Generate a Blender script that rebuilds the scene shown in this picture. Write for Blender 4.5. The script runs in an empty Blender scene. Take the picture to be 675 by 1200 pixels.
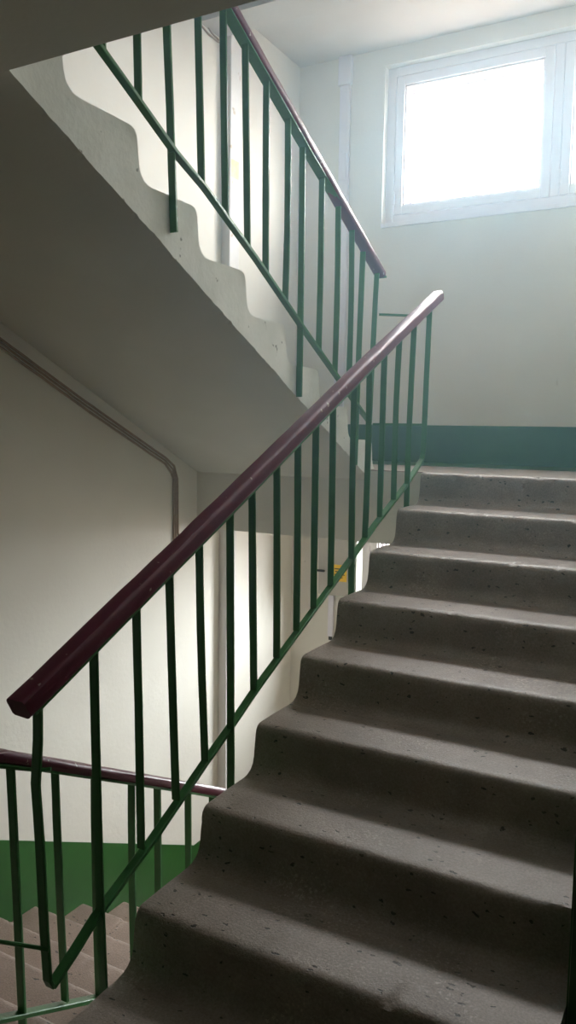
import bpy, bmesh, math, random
from mathutils import Vector, Matrix, noise

random.seed(7)
S = bpy.context.scene
COL = S.collection

# ------------------------------------------------------------------ camera
def set_camera():
    cam = bpy.data.cameras.new('camera')
    o = bpy.data.objects.new('camera', cam); COL.objects.link(o)
    yaw, pitch, roll = 0.49975, -0.10250, 0.01584
    f = Vector((-math.sin(yaw)*math.cos(pitch), math.cos(yaw)*math.cos(pitch), math.sin(pitch)))
    r = Vector((math.cos(yaw), math.sin(yaw), 0)); u = r.cross(f)
    r2 = math.cos(roll)*r + math.sin(roll)*u
    u2 = -math.sin(roll)*r + math.cos(roll)*u
    M = Matrix((r2, u2, -f)).transposed().to_4x4()
    M.translation = Vector((1.27418, -3.64075, 0.19306))
    o.matrix_world = M
    cam.sensor_fit = 'VERTICAL'; cam.sensor_height = 36.0
    cam.lens = 940.186/1200*36.0
    cam.clip_start = 0.02; cam.clip_end = 200
    S.camera = o
set_camera()

# ------------------------------------------------------------------ sky, light, exposure
SKY = 66.0
def set_world():
    w = bpy.data.worlds.new('sky'); S.world = w; w.use_nodes = True
    nt = w.node_tree; nt.nodes.clear()
    out = nt.nodes.new('ShaderNodeOutputWorld'); bg = nt.nodes.new('ShaderNodeBackground')
    tc = nt.nodes.new('ShaderNodeTexCoord'); sx = nt.nodes.new('ShaderNodeSeparateXYZ')
    ra = nt.nodes.new('ShaderNodeValToRGB')
    ra.color_ramp.elements[0].position = 0.42; ra.color_ramp.elements[0].color = (0.13, 0.11, 0.095, 1)
    ra.color_ramp.elements[1].position = 0.56; ra.color_ramp.elements[1].color = (0.97, 0.98, 1.0, 1)
    mr = nt.nodes.new('ShaderNodeMapRange')
    mr.inputs['From Min'].default_value = -1; mr.inputs['From Max'].default_value = 1
    L = nt.links.new
    L(tc.outputs['Generated'], sx.inputs[0]); L(sx.outputs['Z'], mr.inputs['Value'])
    L(mr.outputs[0], ra.inputs[0]); L(ra.outputs[0], bg.inputs['Color'])
    bg.inputs['Strength'].default_value = SKY
    L(bg.outputs[0], out.inputs['Surface'])
set_world()

def portal(x, y, z, w, h):
    l = bpy.data.lights.new('window_daylight_portal', 'AREA'); l.shape = 'RECTANGLE'
    l.size = w; l.size_y = h; l.cycles.is_portal = True
    o = bpy.data.objects.new('window_daylight_portal', l); COL.objects.link(o)
    o.location = (x, y, z); o.rotation_euler = (math.radians(-90), 0, 0)   # -Z axis looks to -Y (indoors)
portal(0.127, 1.53, 1.97, 1.73, 0.96)
portal(-0.056, 1.53, -0.73, 1.57, 0.96)

S.view_settings.view_transform = 'Standard'
S.view_settings.look = 'None'
S.view_settings.gamma = 1.0
S.view_settings.use_curve_mapping = False
S.view_settings.exposure = 0.0
cy = S.cycles
cy.use_denoising = True
cy.max_bounces = 16; cy.diffuse_bounces = 12; cy.glossy_bounces = 4
cy.transmission_bounces = 8; cy.transparent_max_bounces = 16; cy.volume_bounces = 1
cy.volume_step_rate = .35; cy.caustics_reflective = False; cy.caustics_refractive = False
cy.sample_clamp_indirect = 6

# ------------------------------------------------------------------ materials
def mat(name):
    m = bpy.data.materials.new(name); m.use_nodes = True
    nt = m.node_tree
    return m, nt, nt.nodes['Principled BSDF']

def coords(nt, scale=(1, 1, 1)):
    tc = nt.nodes.new('ShaderNodeTexCoord'); mp = nt.nodes.new('ShaderNodeMapping')
    mp.inputs['Scale'].default_value = scale
    nt.links.new(tc.outputs['Object'], mp.inputs[0])
    return mp.outputs[0]

def nz(nt, vec, scale, detail=4, rough=.55):
    n = nt.nodes.new('ShaderNodeTexNoise'); n.inputs['Scale'].default_value = scale
    n.inputs['Detail'].default_value = detail; n.inputs['Roughness'].default_value = rough
    nt.links.new(vec, n.inputs['Vector']); return n.outputs['Fac']

def ramp(nt, fac, stops):
    r = nt.nodes.new('ShaderNodeValToRGB'); e = r.color_ramp.elements
    while len(e) < len(stops): e.new(0.5)
    for i, (p, c) in enumerate(stops):
        e[i].position = p; e[i].color = (c[0], c[1], c[2], 1) if not isinstance(c, float) else (c, c, c, 1)
    nt.links.new(fac, r.inputs[0]); return r.outputs[0]

def mixc(nt, fac, a, b):
    m = nt.nodes.new('ShaderNodeMix'); m.data_type = 'RGBA'
    for sock, v in ((m.inputs[0], fac), (m.inputs[6], a), (m.inputs[7], b)):
        if hasattr(v, 'is_linked'): nt.links.new(v, sock)
        elif isinstance(v, (int, float)): sock.default_value = v
        else: sock.default_value = (v[0], v[1], v[2], 1)
    return m.outputs[2]

def bump(nt, bs, h, strength, dist=.01):
    b = nt.nodes.new('ShaderNodeBump'); b.inputs['Strength'].default_value = strength
    b.inputs['Distance'].default_value = dist
    nt.links.new(h, b.inputs['Height']); nt.links.new(b.outputs[0], bs.inputs['Normal'])

def paint(name, c0, c1, rough, scale=3.0, bstr=.12, bscale=60, spots=None):
    m, nt, bs = mat(name); v = coords(nt)
    col = ramp(nt, nz(nt, v, scale, 6, .6), [(.3, c0), (.7, c1)])
    if spots:
        s = ramp(nt, nz(nt, v, spots[0], 3, .5), [(spots[1], 0.0), (spots[1]+.03, 1.0)])
        col = mixc(nt, s, col, spots[2])
    nt.links.new(col, bs.inputs['Base Color']); bs.inputs['Roughness'].default_value = rough
    bump(nt, bs, nz(nt, v, bscale, 4), bstr, .006)
    return m

WALL = paint('wall_paint', (.675, .65, .585), (.73, .71, .645), .75, 2.2, .18, 45, (9, .78, (.55, .53, .46)))
CEIL = paint('whitewash', (.58, .56, .53), (.64, .62, .59), .85, 2.5, .15, 50)
SOFF = paint('soffit_whitewash', (.56, .56, .50), (.62, .62, .56), .85, 2.0, .2, 40)
SIDE = paint('chalky_white_stair_side', (.66, .68, .62), (.80, .81, .76), .85, 7, .35, 50, (24, .69, (.30, .31, .27)))
DADO = paint('dark_green_dado', (.014, .078, .014), (.021, .108, .019), .38, 4, .12, 30)
GREEN = paint('green_enamel', (.036, .150, .046), (.052, .20, .064), .36, 9, .2, 80)
MAROON = paint('maroon_enamel', (.105, .014, .034), (.135, .020, .044), .38, 8, .15, 25, (42, .69, (.45, .36, .32)))
WOODW = paint('white_window_paint', (.76, .72, .76), (.82, .79, .82), .45, 5, .08, 60)
TRUNK = paint('white_trunking', (.68, .66, .72), (.75, .73, .78), .5, 5, .05, 60)
BOXM = paint('grey_painted_sheet_metal', (.36, .35, .31), (.44, .42, .37), .5, 6, .06, 60)
BOXS = paint('pale_green_sheet_metal', (.42, .46, .39), (.48, .52, .44), .5, 6, .06, 60)
YELLOW = paint('yellow_sticker', (.72, .46, .02), (.80, .52, .03), .5, 20, .02, 60)
BLACK = paint('black_print', (.015, .015, .015), (.02, .02, .02), .5, 20, .02, 60)
CABLE = paint('brown_cable_sheath', (.24, .16, .105), (.34, .24, .165), .6, 30, .1, 80)
CHASE = paint('white_pipe_casing', (.62, .61, .60), (.72, .71, .70), .6, 5, .2, 40, (14, .66, (.45, .38, .30)))

def concrete(name, c0, c1, pit):
    m, nt, bs = mat(name); v = coords(nt)
    col = ramp(nt, nz(nt, v, 5, 8, .65), [(.28, c0), (.72, c1)])
    fine = ramp(nt, nz(nt, v, 160, 3, .6), [(.35, .72), (.65, 1.0)])
    mu = nt.nodes.new('ShaderNodeMix'); mu.data_type = 'RGBA'; mu.blend_type = 'MULTIPLY'; mu.inputs[0].default_value = 1
    nt.links.new(col, mu.inputs[6]); nt.links.new(fine, mu.inputs[7]); col = mu.outputs[2]
    vo = nt.nodes.new('ShaderNodeTexVoronoi'); vo.inputs['Scale'].default_value = 40
    vo.inputs['Randomness'].default_value = 1
    dn = nt.nodes.new('ShaderNodeMapping'); dn.inputs['Scale'].default_value = (.75, 1.5, 1.5)
    wn = nt.nodes.new('ShaderNodeTexNoise'); wn.inputs['Scale'].default_value = 38; wn.inputs['Detail'].default_value = 3
    nt.links.new(v, wn.inputs['Vector'])
    ws = nt.nodes.new('ShaderNodeVectorMath'); ws.operation = 'MULTIPLY_ADD'; ws.inputs[1].default_value = (.028, .028, .028)
    nt.links.new(wn.outputs['Color'], ws.inputs[0]); nt.links.new(v, ws.inputs[2])
    nt.links.new(ws.outputs[0], dn.inputs[0]); nt.links.new(dn.outputs[0], vo.inputs['Vector'])
    # only some cells hold a pit, and of different sizes
    sel = nt.nodes.new('ShaderNodeSeparateColor'); nt.links.new(vo.outputs['Color'], sel.inputs[0])
    size = nt.nodes.new('ShaderNodeMapRange'); size.inputs['From Min'].default_value = .48
    size.inputs['From Max'].default_value = 1; size.inputs['To Min'].default_value = 0; size.inputs['To Max'].default_value = .30
    nt.links.new(sel.outputs[0], size.inputs['Value'])
    d = nt.nodes.new('ShaderNodeMath'); d.operation = 'SUBTRACT'
    nt.links.new(size.outputs[0], d.inputs[0]); nt.links.new(vo.outputs['Distance'], d.inputs[1])
    pf = ramp(nt, d.outputs[0], [(.0, 0.0), (.05, 1.0)])
    col = mixc(nt, pf, col, pit)
    sc1 = ramp(nt, nz(nt, v, 110, 4, .7), [(.54, 0.0), (.62, 1.0)])
    sc2 = ramp(nt, nz(nt, v, 3.2, 3, .6), [(.50, 0.0), (.66, .75)])
    ml = nt.nodes.new('ShaderNodeMath'); ml.operation = 'MULTIPLY'
    nt.links.new(sc1, ml.inputs[0]); nt.links.new(sc2, ml.inputs[1])
    col = mixc(nt, ml.outputs[0], col, (c1[0]*1.45, c1[1]*1.45, c1[2]*1.45))
    st = ramp(nt, nz(nt, v, 1.7, 5, .6), [(.55, 0.0), (.75, .5)])
    col = mixc(nt, st, col, (c0[0]*.7, c0[1]*.72, c0[2]*.7))
    nt.links.new(col, bs.inputs['Base Color']); bs.inputs['Roughness'].default_value = .40; bs.inputs['Specular IOR Level'].default_value = .7
    inv = nt.nodes.new('ShaderNodeMath'); inv.operation = 'SUBTRACT'
    nt.links.new(nz(nt, v, 130, 6, .7), inv.inputs[0]); nt.links.new(pf, inv.inputs[1])
    bump(nt, bs, inv.outputs[0], .5, .004)
    return m
STEP = concrete('worn_concrete', (.225, .178, .150), (.385, .315, .275), (.035, .03, .027))
STEPC = concrete('pinkish_worn_concrete', (.25, .175, .14), (.37, .265, .215), (.05, .04, .035))

def glass():
    m = bpy.data.materials.new('window_glass'); m.use_nodes = True; nt = m.node_tree; nt.nodes.clear()
    out = nt.nodes.new('ShaderNodeOutputMaterial'); mx = nt.nodes.new('ShaderNodeMixShader')
    tr = nt.nodes.new('ShaderNodeBsdfTransparent'); gl = nt.nodes.new('ShaderNodeBsdfGlossy')
    tr.inputs['Color'].default_value = (.97, .98, .98, 1)
    gl.inputs['Roughness'].default_value = .02
    mx.inputs[0].default_value = .05
    nt.links.new(tr.outputs[0], mx.inputs[1]); nt.links.new(gl.outputs[0], mx.inputs[2])
    nt.links.new(mx.outputs[0], out.inputs[0]); return m
GLASS = glass()

# ------------------------------------------------------------------ builders
def wloc(o):
    p = Vector((0, 0, 0))
    while o is not None:
        p += o.location; o = o.parent
    return p

class MB:
    def __init__(s): s.v = []; s.f = []; s.mi = []
    def add(s, verts, faces, mi=0):
        b = len(s.v); s.v += [tuple(v) for v in verts]
        for f in faces: s.f.append(tuple(b+i for i in f)); s.mi.append(mi)
        return s
    def box(s, a, b, bev=0.0, mi=0):
        (x0, y0, z0), (x1, y1, z1) = a, b
        x0, x1 = min(x0, x1), max(x0, x1); y0, y1 = min(y0, y1), max(y0, y1); z0, z1 = min(z0, z1), max(z0, z1)
        bm = bmesh.new(); bmesh.ops.create_cube(bm, size=1)
        for v in bm.verts:
            v.co = Vector(((x0+x1)/2+v.co.x*(x1-x0), (y0+y1)/2+v.co.y*(y1-y0), (z0+z1)/2+v.co.z*(z1-z0)))
        if bev: bmesh.ops.bevel(bm, geom=bm.edges[:], offset=bev, segments=2, affect='EDGES', profile=.5)
        bm.verts.index_update()
        s.add([v.co.copy() for v in bm.verts], [[v.index for v in f.verts] for f in bm.faces], mi); bm.free(); return s
    def sweep(s, path, prof, up=Vector((1, 0, 0)), mi=0, jitter=0.0):
        """closed profile (a, b): a along `up`, b along up x tangent, mitred at the bends"""
        path = [Vector(p) for p in path]; n = len(path); rings = []
        for i, p in enumerate(path):
            t0 = (path[i]-path[i-1]).normalized() if i else (path[1]-path[0]).normalized()
            t1 = (path[i+1]-path[i]).normalized() if i < n-1 else t0
            t = (t0+t1).normalized(); k = 1/max(.5, t.dot(t0))
            a = (up-t*up.dot(t)).normalized(); b = t.cross(a)
            rings.append([p+a*q[0]+b*q[1]*k+(Vector((random.uniform(-1, 1), random.uniform(-1, 1), random.uniform(-1, 1)))*jitter) for q in prof])
        m = len(prof); vs = [v for r in rings for v in r]; fs = []
        for i in range(n-1):
            for j in range(m):
                k = (j+1) % m
                fs.append((i*m+j, i*m+k, (i+1)*m+k, (i+1)*m+j))
        fs.append(tuple(reversed(range(m)))); fs.append(tuple((n-1)*m+j for j in range(m)))
        return s.add(vs, fs, mi)
    def prism(s, poly, x0, x1, nx=1, mi_side=0, mi=0, wob=None):
        """polygon in (y, z) extruded along x in nx slices; wob(x, i, y, z) -> (dy, dz)"""
        m = len(poly); vs = []; fs = []
        for k in range(nx+1):
            x = x0+(x1-x0)*k/nx
            for i, (y, z) in enumerate(poly):
                dx = 0
                if wob:
                    w = wob(x, i, y, z); y += w[0]; z += w[1]
                vs.append((x, y, z))
        b = len(s.v); s.v += vs
        for k in range(nx):
            for i in range(m):
                j = (i+1) % m
                s.f.append((b+k*m+i, b+k*m+j, b+(k+1)*m+j, b+(k+1)*m+i)); s.mi.append(mi)
        s.f.append(tuple(b+i for i in reversed(range(m)))); s.mi.append(mi_side)
        s.f.append(tuple(b+nx*m+i for i in range(m))); s.mi.append(mi_side)
        return s
    def build(s, name, mats, parent=None, smooth=False):
        me = bpy.data.meshes.new(name)
        off = wloc(parent) if parent else Vector((0, 0, 0))
        me.from_pydata([Vector(v)-off for v in s.v], [], s.f)
        if not isinstance(mats, (list, tuple)): mats = [mats]
        for m in mats: me.materials.append(m)
        for p, i in zip(me.polygons, s.mi): p.material_index = i
        bm = bmesh.new(); bm.from_mesh(me); bmesh.ops.recalc_face_normals(bm, faces=bm.faces[:]); bm.to_mesh(me); bm.free()
        if smooth:
            for p in me.polygons: p.use_smooth = True
            try: me.set_sharp_from_angle(angle=math.radians(38))
            except Exception: pass
        o = bpy.data.objects.new(name, me); COL.objects.link(o)
        if parent: o.parent = parent
        return o

def thing(name, loc, label, cat, group=None):
    o = bpy.data.objects.new(name, None); COL.objects.link(o); o.location = loc; o.empty_display_size = .1
    o['label'] = label; o['category'] = cat
    if group: o['group'] = group
    return o
def tag(o, label, cat, group=None):
    o['label'] = label; o['category'] = cat
    if group: o['group'] = group
    return o
def struct(o, label, cat):
    o['kind'] = 'structure'; o['label'] = label; o['category'] = cat; return o

def rect(w, h, c=.002):
    a, b = w/2, h/2
    return [(-a+c, -b), (a-c, -b), (a, -b+c), (a, b-c), (a-c, b), (-a+c, b), (-a, b-c), (-a, -b+c)]

# ------------------------------------------------------------------ setting: the stair shaft
XL, XR, YF = -1.33, 1.045, 1.20          # left wall, right wall, far wall
YB, XC = -5.0, 2.40                     # back and side wall of the floor landing
ZB, ZT = -4.10, 4.10
RISE, GO = .15, .30
TH = .32
struct(MB().box((XL-TH, YB-TH, ZB-.2), (XL, YF+TH, ZT+.2)).build('wall_left', WALL), 'long cream painted wall on the left of the stairwell', 'wall')
struct(MB().box((XR, -1.92, ZB-.2), (XR+.2, YF+TH, ZT+.2)).build('wall_right', WALL), 'painted wall to the right of the rising concrete steps', 'wall')
struct(MB().box((XR+.2, -1.92, ZB-.2), (XC, -1.6, ZT+.2)).build('wall_return', WALL), 'wall closing the landing beside the steps', 'wall')
struct(MB().box((XC, YB-TH, ZB-.2), (XC+.2, -1.6, ZT+.2)).build('wall_side', WALL), 'side wall of the apartment landing', 'wall')
struct(MB().box((XL, YB-TH, ZB-.2), (XC, YB, ZT+.2)).build('wall_back', WALL), 'back wall of the apartment landing', 'wall')
W1 = (-.732, .985, 1.49, 2.435)           # x0, x1, z0, z1 of the upper window opening
W2 = (-.832, .72, -1.21, -.265)
def far_wall():
    m = MB(); y0, y1 = YF, YF+TH
    def holed(za, zb, w):
        m.box((XL, y0, za), (w[0], y1, zb)); m.box((w[1], y0, za), (XR, y1, zb))
        m.box((w[0], y0, za), (w[1], y1, w[2])); m.box((w[0], y0, w[3]), (w[1], y1, zb))
    holed(.2, ZT+.2, W1); holed(ZB-.2, .2, W2)
    return m.build('wall_far', WALL)
struct(far_wall(), 'pale wall at the end of the half landing holding the window', 'wall')
struct(MB().box((XL, YB, ZT), (XC, YF, ZT+.2)).build('ceiling', CEIL), 'ceiling at the top of the stairwell', 'ceiling')
struct(MB().box((XL, YB, ZB-.2), (XC, YF, ZB)).build('floor', STEP), 'floor at the bottom of the stairwell', 'floor')

def half_landing(z, name, label, cat, m_top, m_soff):
    mb = MB()
    mb.box((XL, .06, z-.16), (XR, YF, z), 0, 0)
    mb.box((XL, .06, z-.365), (XR, .26, z-.16), 0, 1)
    # whitewashed face of the edge beam above
    mb.box((XL, .0585, z-.36), (XR, .0601, z-.004), 0, 1)
    mb.box((XL, .26, z-.1615), (XR, YF, z-.16), 0, 1)
    return struct(mb.build(name, [m_top, m_soff]), label, cat)
half_landing(0.0, 'floor_half_landing', 'concrete half landing under the window with a deep edge beam', 'landing', STEP, WALL)
half_landing(-2.7, 'floor_lower_half_landing', 'half landing one storey down behind the stairs', 'landing', STEPC, WALL)
half_landing(2.7, 'ceiling_half_landing', 'white underside of the half landing above the window', 'ceiling', STEP, CEIL)

def floor_landing(z, name, label, cat):
    mb = MB()
    mb.box((XL, YB, z-.2), (XC, -2.41, z), 0, 0); mb.box((XR+.004, -2.41, z-.2), (XC, -1.93, z), 0, 0)
    mb.box((XL, -2.55, z-.36), (XC, -2.28, z-.205), 0, 1)
    mb.box((XL, YB, z-.2015), (XC, -2.56, z-.2), 0, 1)
    return struct(mb.build(name, [STEP, SOFF]), label, cat)
floor_landing(1.35, 'ceiling_floor_landing', 'dark underside of the landing above at the upper left', 'ceiling')
floor_landing(-1.35, 'floor_landing', 'concrete apartment landing at the foot of the steps', 'landing')

# sloping underside of the next flight up, over the right side of the well
mb = MB(); mb.prism([(-2.28, 1.03), (.055, 2.45), (.055, 2.62), (-2.28, 1.18)], 0.0, XR-.003)
struct(mb.build('ceiling_soffit', SOFF), 'sloping underside of the next flight over the rising steps', 'ceiling')
mb = MB(); mb.prism([(-2.37, 3.75), (.055, 2.62), (.055, 2.75), (-2.37, 3.92)], XL+.003, -.28)
struct(mb.build('ceiling_soffit_top', SOFF), 'sloping underside of the flight below the top ceiling', 'ceiling')
mb = MB(); mb.prism([(-2.37, -3.95), (.055, -2.86), (.055, -2.72), (-2.37, -3.78)], 0.0, XR-.003)
struct(mb.build('floor_slope', STEPC), 'flight continuing down below the lower half landing', 'stairs')

# green painted dado bands
def band(poly, x0, x1, name, label):
    mb = MB(); mb.prism(poly, x0, x1); return struct(mb.build(name, DADO), label, 'skirting')
struct(MB().box((XL+.006, YF-.004, .001), (XR, YF, .233)).build('baseboard_far', DADO), 'dark green painted band along the foot of the window wall', 'skirting')
struct(MB().box((XL+.006, .74, .0), (XR-.006, YF-.005, .0015)).build('floor_border', DADO), 'dark green border painted on the half landing floor along the window wall', 'floor paint')
band([(.30, .001), (YF-.004, .001), (YF-.004, .233), (.30, .233)], XL, XL+.004, 'baseboard_left', 'green painted band on the left wall of the half landing')
mb = MB()
mb.prism([(-2.37, -1.50), (.03, -2.69), (.03, -2.235), (-2.37, -1.075)], XL, XL+.004)
mb.prism([(-2.37, -1.349), (-2.37, -1.075), (-3.2, -1.075), (-3.2, -1.349)], XL, XL+.004)
mb.prism([(.03, -2.69), (YF, -2.69), (YF, -2.24), (.03, -2.24)], XL, XL+.004)
struct(mb.build('baseboard_lower', DADO), 'bright green painted band sloping down the left wall beside the descending steps', 'skirting')
struct(MB().box((XL+.006, YF-.004, -2.699), (XR, YF, -2.467)).build('baseboard_lower_far', DADO), 'green painted band at the foot of the lower window wall', 'skirting')
band([(-1.919, -1.17), (-1.919, -.66), (.06, .23), (YF-.005, .23), (YF-.005, .001), (.0, -.15)], XR-.004, XR, 'baseboard_right', 'dark green painted band along the right wall beside the rising steps')

struct(MB().box((XR+.001, -1.925, -1.349), (XC, -1.92, .15)).build('baseboard_return', DADO), 'dark green painted band on the wall end beside the lower steps', 'skirting')

struct(MB().box((XL+.001, YB, -1.349), (XC, YB+.005, .15)).build('light_absorber_back', DADO), 'unseen dark green band added to dim light from the landing back wall', 'skirting')  # out of view; added dark band soaks up light bounced onto the risers
struct(MB().box((XC-.005, YB+.006, -1.349), (XC, -1.93, .15)).build('light_absorber_side', DADO), 'unseen dark green band added to dim light from the landing side wall', 'skirting')  # second added band, darkens the unseen side wall to weaken its bounce

# ------------------------------------------------------------------ flights of steps
PROF = [(-.068, -.150), (-.048, -.147), (-.029, -.138), (-.015, -.122), (-.008, -.100), (-.005, -.070),
        (-.002, -.045), (.000, -.030), (.0035, -.017), (.011, -.007), (.022, -.0015), (.037, 0), (.125, .001), (.232, 0)]
def flight(name, label, x0, x1, y0, z0, d, white_side, m_top, soff0, soff1, n=9, seed=0, m_side=SIDE):
    """y0: front of the first nosing, z0: level it rises from, d: +1 climbs away from the camera, -1 towards it"""
    root = thing(name, ((x0+x1)/2, y0, z0), label, 'stairs')
    yend = y0+d*(GO*(n-1)+.05)
    zl = lambda s: z0+RISE-.165+.5*s               # joint between steps and slab
    # the carrying slab
    L = GO*(n-1)+.04
    sA, sB = .006, L
    if d < 0: sB = y0+2.279
    # many slices along the slope so that the lower arris is not ruler straight
    mb = MB(); N = 170; poly = []
    for i in range(N+1):
        s = sA+(sB-sA)*i/N; t = i/N
        poly.append((y0+d*s, soff0+(soff1-soff0)*t))
    poly += [(y0+d*sB, zl(sB)), (y0+d*sA, zl(sA))]
    def rag(x, i, y, z):                             # the lower arris is chipped, the soffit itself is flat
        if i == 0 or i >= N: return (0, 0)
        e = max(0, 1-abs(x-x1)/.025)
        r = .005*noise.noise(Vector((y*7, seed, 1)))+.004*noise.noise(Vector((y*31, seed, 4)))+max(0, noise.noise(Vector((y*95, seed, 8)))-.1)*.009
        return (0, r*e)
    nx = 42; mb.prism(poly, x0, x1, nx, 1, 2, rag)
    mb.build('soffit_slab', [m_top, m_side, SOFF], root)
    for k in range(n):
        yn, zn = y0+d*GO*k, z0+RISE*(k+1)
        p = []
        for i, (s, z) in enumerate(PROF):
            if k == 0 and i == 0: continue
            if k == n-1 and i == len(PROF)-1: s = .055
            if k == n-1 and i == len(PROF)-2: continue
            zz = zn+z
            if k == 0: zz = max(zz, z0+.001)
            p.append((yn+d*s, zz))
        s1 = k*GO+(PROF[-1][0] if k < n-1 else .055)
        s0 = k*GO+(PROF[0][0] if k else .006)
        p.append((y0+d*s1, zl(s1)))
        p.append((y0+d*s0, zl(s0)))
        if k == 0: p.append((y0+d*.006, z0+.001))
        npz = len(p)
        def wob(x, i, y, z, k=k, npz=npz):
            e = 1 if i < npz-2-(1 if k == 0 else 0) else 0
            # wear and chips along the arris
            w = noise.noise(Vector((x*5, y*4, z*4+seed)))*.0014
            c = noise.noise(Vector((x*26, k*7.3+seed, i*.25)))
            c2 = noise.noise(Vector((x*70, k*3.1+seed, i*.3)))
            chip = -(max(0, c-.38)*.018+max(0, c2-.25)*.007) if 6 <= i <= 10 else 0
            if k == n-1: chip *= 2.2
            return (d*(-chip)*e+w*.6*e, (chip*.7+w)*e)
        mb = MB(); mb.prism(p, x0, x1, 110, 1, 0, wob)
        mb.build('step', [m_top, m_side], root, smooth=True)
    return root
flight('stair_flight', 'wide flight of worn grey concrete steps rising to the half landing under the window',
       0.0, XR-.006, -2.4, -1.35, 1, True, STEP, -1.46, -.265, seed=3)
flight('stair_flight', 'upper flight seen from its chalky white stepped side and grey sloping underside',
       XL+.006, -.2786, .06, 0.0, -1, True, STEP, -.052, 1.062, seed=11)
flight('stair_flight', 'pinkish concrete steps going down at the lower left along the green band',
       XL+.006, -.2786, .03, -2.7, -1, True, STEPC, -2.752, -1.638, seed=23)

# ------------------------------------------------------------------ railings
BAR = rect(.026, .009, .002)
def bar(name, path, root, prof=BAR, m=GREEN, up=Vector((1, 0, 0)), jit=.0006):
    mb = MB(); mb.sweep(path, prof, up, jitter=jit); return mb.build(name, m, root, smooth=False)
def upright(name, x, yt, zt, yb, zb, root, w=.024, t=.012):
    P = []
    bend = random.uniform(-.004, .004); bx = random.uniform(-.003, .003)
    for i in range(6):
        a = i/5; k = math.sin(math.pi*a)
        P.append((x+bx*k, yt+(yb-yt)*a+bend*k, zt+(zb-zt)*a))
    return bar(name, P, root, rect(w, t, .002))
def wood_prof(w, h):
    r = .012; pts = []
    for cx, cyy, a0 in ((w/2-r, h/2-r, 0), (-w/2+r, h/2-r, 90), (-w/2+r, -h/2+r, 180), (w/2-r, -h/2+r, 270)):
        for j in range(4):
            a = math.radians(a0+30*j); pts.append((cx+r*math.cos(a), cyy+r*math.sin(a)))
    return pts
def handrail(root, x, pts, under, w=.056, h=.050):
    """pts: (y, z of the underside); a green steel strip carries the maroon rail"""
    strip = .007
    bar('steel_strip', [(x, y+(.03 if i == 0 else -.03 if i == len(pts)-1 else 0), z+strip/2+(.014*(1 if pts[-1][1] > pts[0][1] else -1) if i == 0 else 0)) for i, (y, z) in enumerate(pts)], root, rect(.042, strip, .001))
    dense = []
    for (ya, za), (yb, zb) in zip(pts[:-1], pts[1:]):
        for i in range(14): dense.append((x, ya+(yb-ya)*i/14, za+(zb-za)*i/14+strip+h/2*1.1))
    dense.append((x, pts[-1][0], pts[-1][1]+strip+h/2*1.1))
    mb = MB(); mb.sweep(dense, wood_prof(w, h), jitter=.0011)
    return mb.build('handrail', MAROON, root, smooth=True)

# -- railing of the rising flight
XA = -.022
ra = thing('stair_railing', (XA, -2.4, -1.23), 'green railing with maroon handrail climbing along the wide rising steps', 'railing')
zuA = lambda y: .722+.475*y
handrail(ra, XA, [(-2.455, zuA(-2.455)), (-1.6, zuA(-1.6)-.002), (-.7, zuA(-.7)+.002), (.235, zuA(.235)-.012)], 0)
A = [(-2.401, -2.381, None), (-2.229, -2.201, -1.31), (-2.065, -2.048, -.915), (-1.927, -1.895, -.845), (-1.788, -1.753, -.782),
     (-1.639, -1.621, -1.02), (-1.503, -1.479, -.645), (-1.348, -1.330, -.575), (-1.202, -1.192, -.512), (-1.068, -1.062, -.455),
     (-.930, -.921, -.395), (-.757, -.735, -.56), (-.595, -.600, -.25), (-.440, -.445, -.175), (-.272, -.286, -.112), (-.110, -.140, -.26), (.116, .085, None)]
for i, (yt, yb, zb) in enumerate(A):
    if i == 0:
        bar('end_post', [(XA, -2.401, zuA(-2.401)), (XA-.004, -2.397, -.50), (XA-.006, -2.404, -.60), (XA-.002, -2.398, -.75), (XA, -2.392, -.95), (XA, -2.384, -1.075), (XA, -2.374, -1.096)], ra)
    elif i == 16:
        bar('end_post', [(XA, .116, zuA(.116)), (XA, .100, .45), (XA, .092, .14), (XA, .086, .085), (XA, .070, .056)], ra)
    else:
        long = zb in (-1.31, -1.02, -.56, -.26)
        upright('post' if long else 'baluster', XA+(.007 if long else 0), yt, zuA(yt)+.002, yb, zb, ra, .026, .008 if long else .007)
XAB = XA+.006
bar('lower_rail', [(XA, y, z) for y, z in ((-2.374, -1.096), (-2.300, -1.056), (-2.225, -1.010), (-1.998, -.910), (-1.753, -.787), (-1.629, -.729), (-1.468, -.647),
    (-1.06, -.462), (-.742, -.320), (-.495, -.203), (-.127, -.050), (.070, .056))], ra, rect(.026, .013, .002))
# flat tie bars to the neighbouring railings
rod = [(.005, 0), (.0035, .0035), (0, .005), (-.0035, .0035), (-.005, 0), (-.0035, -.0035), (0, -.005), (.0035, -.0035)]
Z = Vector((0, 0, 1))
bar('tie_bar', [(XA+.014, -2.378, -.570), (XA-.012, -2.392, -.573), (-.230, -2.456, -.573)], ra, rod, up=Z)
bar('tie_bar', [(XA+.014, -2.392, -.993), (XA-.012, -2.398, -.992), (-.243, -2.462, -.992)], ra, rod, up=Z)
bar('tie_bar', [(XA-.010, .105, .742), (-.243, .022, .750)], ra, rect(.010, .016, .001), up=Z)
bar('tie_bar', [(XA-.010, .088, .226), (-.243, -.022, .224)], ra, rect(.012, .026, .001), up=Z)

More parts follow.
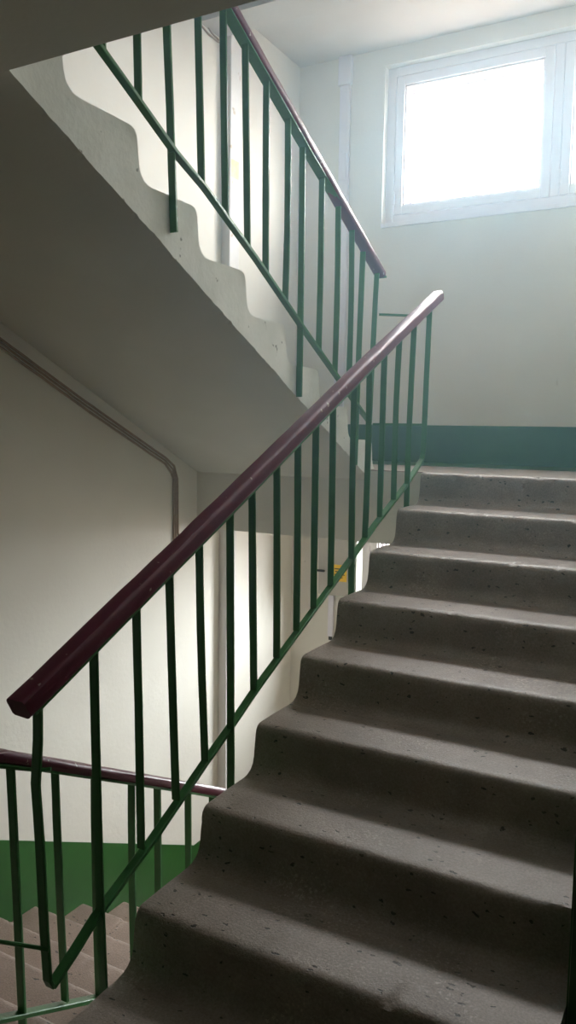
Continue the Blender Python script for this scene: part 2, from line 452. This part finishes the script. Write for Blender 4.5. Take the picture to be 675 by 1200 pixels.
# -- railing of the upper flight
XBr = -.2575
rb = thing('stair_railing', (XBr, .0, .03), 'green railing with maroon handrail along the white-sided upper flight', 'railing')
zuB = lambda y: .948-.458*y
handrail(rb, XBr, [(.062, zuB(.062)), (-.7, zuB(-.7)), (-1.5, zuB(-1.5)), (-2.32, zuB(-2.32))], 0, .054, .036)
B = [(-2.22, -2.215, 1.345), (-2.075, -2.06, 1.265), (-1.925, -1.91, 1.192), (-1.782, -1.76, 1.117), (-1.642, -1.582, .791), (-1.478, -1.447, .972), (-1.331, -1.307, .905),
     (-1.193, -1.163, .831), (-1.047, -1.036, .764), (-.885, -.884, .682), (-.750, -.744, .325), (-.589, -.591, .521), (-.429, -.428, .437), (-.282, -.28, .360),
     (-.140, -.173, .032), (.015, -.030, .232)]
for i, (yt, yb, zb) in enumerate(B):
    long = zb in (.791, .325, .032)
    upright('post' if long else ('end_post' if i == len(B)-1 else 'baluster'), XBr-(.007 if long else 0), yt, zuB(yt)+.002, yb, zb, rb, .026, .010 if long else .008)
bar('lower_rail', [(XBr, y, z) for y, z in ((-2.33, 1.405), (-1.928, 1.198), (-1.768, 1.117), (-1.591, 1.025), (-1.432, .962), (-1.109, .802), (-.739, .600), (-.391, .418), (-.118, .278), (-.030, .236))], rb, rect(.026, .013, .002))

# -- railing of the descending flight
rc = thing('stair_railing', (XBr, -2.27, -1.36), 'green railing with maroon handrail going down at the lower left', 'railing')
zuC = lambda y: -.640-.500*(y+2.303)
handrail(rc, XBr, [(-2.52, zuC(-2.36)+.012), (-2.42, zuC(-2.36)), (-2.303, zuC(-2.303)-.002), (-1.5, zuC(-1.5)), (.03, zuC(.03))], 0, .052, .030)
yC = [-2.269, -2.118, -1.965, -1.803, -1.677, -1.51, -1.365, -1.22, -1.07, -.92, -.77, -.62, -.47, -.32, -.17]
zbC = lambda y: -1.307-.49*(y+2.321)
for i, y in enumerate(yC):
    long = i in (0, 4, 9)
    upright('post' if long else 'baluster', XBr, y, zuC(y)+.002, y+.026*(1 if i < 2 else .4), zbC(y)-(.13 if long else 0), rc, .026, .010 if long else .008)
bar('end_post', [(XBr, -2.46, zuC(-2.36)), (XBr, -2.462, -.9), (XBr, -2.465, -1.24)], rc)
bar('lower_rail', [(XBr, -2.465, -1.24), (XBr, -2.321, -1.307), (XBr, -1.972, -1.480), (XBr, -1.2, -1.857), (XBr, -.15, -2.371)], rc, rect(.030, .013, .002))

# ------------------------------------------------------------------ windows
def window(idx, w, label):
    x0, x1, z0, z1 = w
    root = bpy.data.objects.new('window_%d' % idx, None); COL.objects.link(root); root.location = ((x0+x1)/2, YF+.1, z0)
    struct(root, label, 'window')
    yf = YF+.055                                             # front of the fixed frame
    fw = .055
    fr = MB()
    for a, b in (((x0, z0), (x0+fw, z1)), ((x1-fw, z0), (x1, z1)), ((x0+fw, z0), (x1-fw, z0+fw)), ((x0+fw, z1-fw), (x1-fw, z1))):
        fr.box((a[0], yf, a[1]), (b[0], yf+.15, b[1]), .004)
    xm = x0+1.012
    fr.box((xm, yf, z0+fw), (xm+.05, yf+.15, z1-fw), .004)
    fr.build('frame', WOODW, root)
    MB().box((x0-.0, YF-.012, z0-.028), (x1+.0, YF-.0005, z0-.002), .003).build('sill_lip', WOODW, root)
    for (a, b) in ((x0+fw+.004, xm-.004), (xm+.054, x1-fw-.004)):
        c, d = z0+fw+.004, z1-fw-.004
        for layer, yy, sw in ((0, yf-.004, .052), (1, yf+.105, .060)):
            sa = MB()
            for p, q in (((a, c), (a+sw, d)), ((b-sw, c), (b, d)), ((a+sw, c), (b-sw, c+sw)), ((a+sw, d-sw), (b-sw, d))):
                sa.box((p[0], yy, p[1]), (q[0], yy+.042, q[1]), .004)
            g = .012
            for p, q in (((a+sw, c+sw), (a+sw+g, d-sw)), ((b-sw-g, c+sw), (b-sw, d-sw)), ((a+sw+g, c+sw), (b-sw-g, c+sw+g)), ((a+sw+g, d-sw-g), (b-sw-g, d-sw))):
                sa.box((p[0], yy+.012, p[1]), (q[0], yy+.026, q[1]), .002)
            so = sa.build('inner_sash' if layer == 0 else 'outer_sash', WOODW, root)
            MB().box((a+sw-.004, yy+.026, c+sw-.004), (b-sw+.004, yy+.030, d-sw+.004)).build('pane', GLASS, so)
            if layer == 0:
                h = MB().box((a-.010, yy-.008, c+.06), (a+.006, yy+.004, c+.14), .003); h.build('hinge', WOODW, so)
    return root
window(1, W1, 'white timber window with bright panes high on the half landing wall')
window(2, W2, 'lower storey window glimpsed as a bright strip between meter box and steps')

# ------------------------------------------------------------------ pipe casing and trunking
mb = MB(); mb.box((XL, .250, 2.335-2.6), (XL+.055, .385, 2.54), .004)
mb = MB()
mb.box((XL, .285, .002), (XL+.058, .385, 2.535), .005)
struct(mb.build('trim_1', CHASE), 'narrow white boxed pipe casing on the left wall behind the upper railing', 'pipe casing')
STAIN = paint('ochre_stain', (.62, .45, .20), (.72, .62, .42), .7, 30)
MB().box((XL+.0575, .295, 1.60), (XL+.0588, .375, 1.70), .0003).build('stain', STAIN, bpy.data.objects['trim_1'])
mb = MB()
mb.box((XL, .285, -2.69), (XL+.058, .385, -.366), .005)
struct(mb.build('trim_2', CHASE), 'narrow white boxed pipe casing on the left wall below the landing beam', 'pipe casing')

tr = thing('cable_trunking', (-.99, YF, .24), 'white vertical cable trunking left of the upper window', 'trunking')
MB().box((-1.030, YF-.022, .235), (-.960, YF-.0005, 2.36), .003).build('cover', TRUNK, tr)
MB().box((-1.040, YF-.034, 2.36), (-.950, YF-.0005, 2.537), .006).build('end_cover', TRUNK, tr)
MB().box((-1.022, YF-.030, 1.78), (-.972, YF-.022, 1.95), .003).build('joint_clip', TRUNK, tr)
tl = thing('cable_trunking', (-1.0, YF, -1.2), 'short pale trunking hanging below the meter box', 'trunking')
MB().box((-1.038, YF-.022, -1.20), (-1.000, YF-.0005, -.905), .003).build('cover', TRUNK, tl)
MB().box((-1.030, YF-.020, -1.225), (-1.008, YF-.004, -1.20), .002).build('end_plug', BLACK, tl)

# ------------------------------------------------------------------ meter box beside the lower window
bx = thing('meter_box', (-.94, YF, -.90), 'grey metal meter box with a yellow sticker beside the lower window', 'electrical box')
MB().box((-1.075, 1.10, -.90), (-.800, YF-.0005, -.42), .006).build('casing', BOXS, bx)
dr = MB().box((-1.070, 1.086, -.892), (-.848, 1.0995, -.43), .004).build('door', BOXM, bx)
st = MB().box((-.962, 1.0845, -.795), (-.862, 1.0858, -.685), .0003).build('sticker', YELLOW, dr)
mb = MB()
for i, (w0, w1) in enumerate(((-.95, -.875), (-.945, -.88), (-.95, -.875), (-.948, -.89))):
    z = -.712-.019*i; mb.box((w0, 1.0836, z-.003), (w1, 1.0844, z+.003))
mb.build('print', BLACK, dr)
MB().box((-1.105, 1.070, -.742), (-1.020, 1.0855, -.728), .003).build('hasp', BLACK, dr)
def disc(c, r, h, name, m, root):
    mb = MB(); mb.sweep([(c[0], c[1], c[2]), (c[0], c[1]-h*.8, c[2]), (c[0], c[1]-h, c[2])], [(r*math.cos(a*math.pi/8), r*math.sin(a*math.pi/8)) for a in range(16)], up=Z)
    return mb.build(name, m, root, smooth=True)
disc((-.822, 1.0995, -.682), .012, .014, 'lock', BLACK, bx)
disc((-.822, 1.0995, -.842), .009, .008, 'screw', BLACK, bx)
disc((-.955, 1.0855, -.800), .008, .006, 'rivet', BLACK, dr)

# ------------------------------------------------------------------ cables
circ = lambda r: [(r*math.cos(a*math.pi/4), r*math.sin(a*math.pi/4)) for a in range(8)]
def cable(path, r, label, seed, group):
    dense = []
    for (a, b) in zip(path[:-1], path[1:]):
        a = Vector(a); b = Vector(b)
        n = max(3, int((b-a).length/.035))
        for i in range(n): dense.append(a.lerp(b, i/n))
    dense.append(Vector(path[-1]))
    P = []
    for i, p in enumerate(dense):
        if 0 < i < len(dense)-1: p = p+Vector((0, 0.0015*noise.noise(Vector((i*.35, seed, 0))), .002*noise.noise(Vector((i*.3, seed, 5)))))
        P.append(p)
    mb = MB(); mb.sweep(P, circ(r), up=Vector((1, .03, .02)))
    return tag(mb.build('cable', CABLE, smooth=True), label, 'cable', group)
g = 'cables along the left wall under the soffit'
for j, (lab, r) in enumerate((('uppermost of three brown cables running down the left wall under the sloping soffit', .006),
                              ('middle one of three brown cables running down the left wall under the sloping soffit', .005),
                              ('lowest of three brown cables running down the left wall under the sloping soffit', .006))):
    x = XL+.0075; o = j*.017
    cable([(x, -2.26, .975-o), (x, -1.317, .535-o), (x, -.83, .302-o), (x, -.24, .035-o), (x, -.165-o*.7, -.010-o), (x, -.135-o, -.08), (x, -.130-o, -.375-.02*j), (x, -.11-o, -.40-.02*j)], r, lab, j*3.1, g)
g2 = 'wire ends under the upper beam'
for j, lab in enumerate(('nearest of the loose wires under the upper landing beam on the left wall', 'farthest of the loose wires under the upper landing beam on the left wall')):
    x = XL+.006
    cable([(x, .02-.06*j, 2.42), (x, .06-.06*j, 2.37-.03*j), (x, .17-.03*j, 2.325-.02*j), (x, .24, 2.315-.012*j)], .005, lab, 40+j, g2)

# ------------------------------------------------------------------ haze volume imitating lens glare
def haze():
    m = bpy.data.materials.new('glare_haze'); m.use_nodes = True; nt = m.node_tree; nt.nodes.clear()
    out = nt.nodes.new('ShaderNodeOutputMaterial'); v = nt.nodes.new('ShaderNodeVolumeScatter')
    v.inputs['Color'].default_value = (.44, .76, 1, 1); 
    tc = nt.nodes.new('ShaderNodeTexCoord'); sp = nt.nodes.new('ShaderNodeSeparateXYZ'); nt.links.new(tc.outputs['Object'], sp.inputs[0])
    def step(sock, a, b):
        r = nt.nodes.new('ShaderNodeMapRange'); r.interpolation_type = 'SMOOTHSTEP'
        r.inputs['From Min'].default_value = a; r.inputs['From Max'].default_value = b
        nt.links.new(sock, r.inputs['Value']); return r.outputs[0]
    def mul(a, b):
        q = nt.nodes.new('ShaderNodeMath'); q.operation = 'MULTIPLY'
        for k, x in enumerate((a, b)):
            if isinstance(x, float): q.inputs[k].default_value = x
            else: nt.links.new(x, q.inputs[k])
        return q.outputs[0]
    # added glare haze hangs over the half landing and thins out down the well
    nt.links.new(mul(mul(step(sp.outputs['Y'], -2.9, -1.3), step(sp.outputs['Z'], -.55, .25)), HAZE), v.inputs['Density'])
    v.inputs['Anisotropy'].default_value = .38
    nt.links.new(v.outputs[0], out.inputs['Volume'])
    o = MB().box((XL-.1, YB-.1, ZB-.1), (XC+.1, YF+.04, ZT+.1)).build('glare_haze', m)
    o['kind'] = 'stuff'; tag(o, 'thin bluish haze added to imitate lens glare in front of the upper window', 'haze')
HAZE = .062
haze()
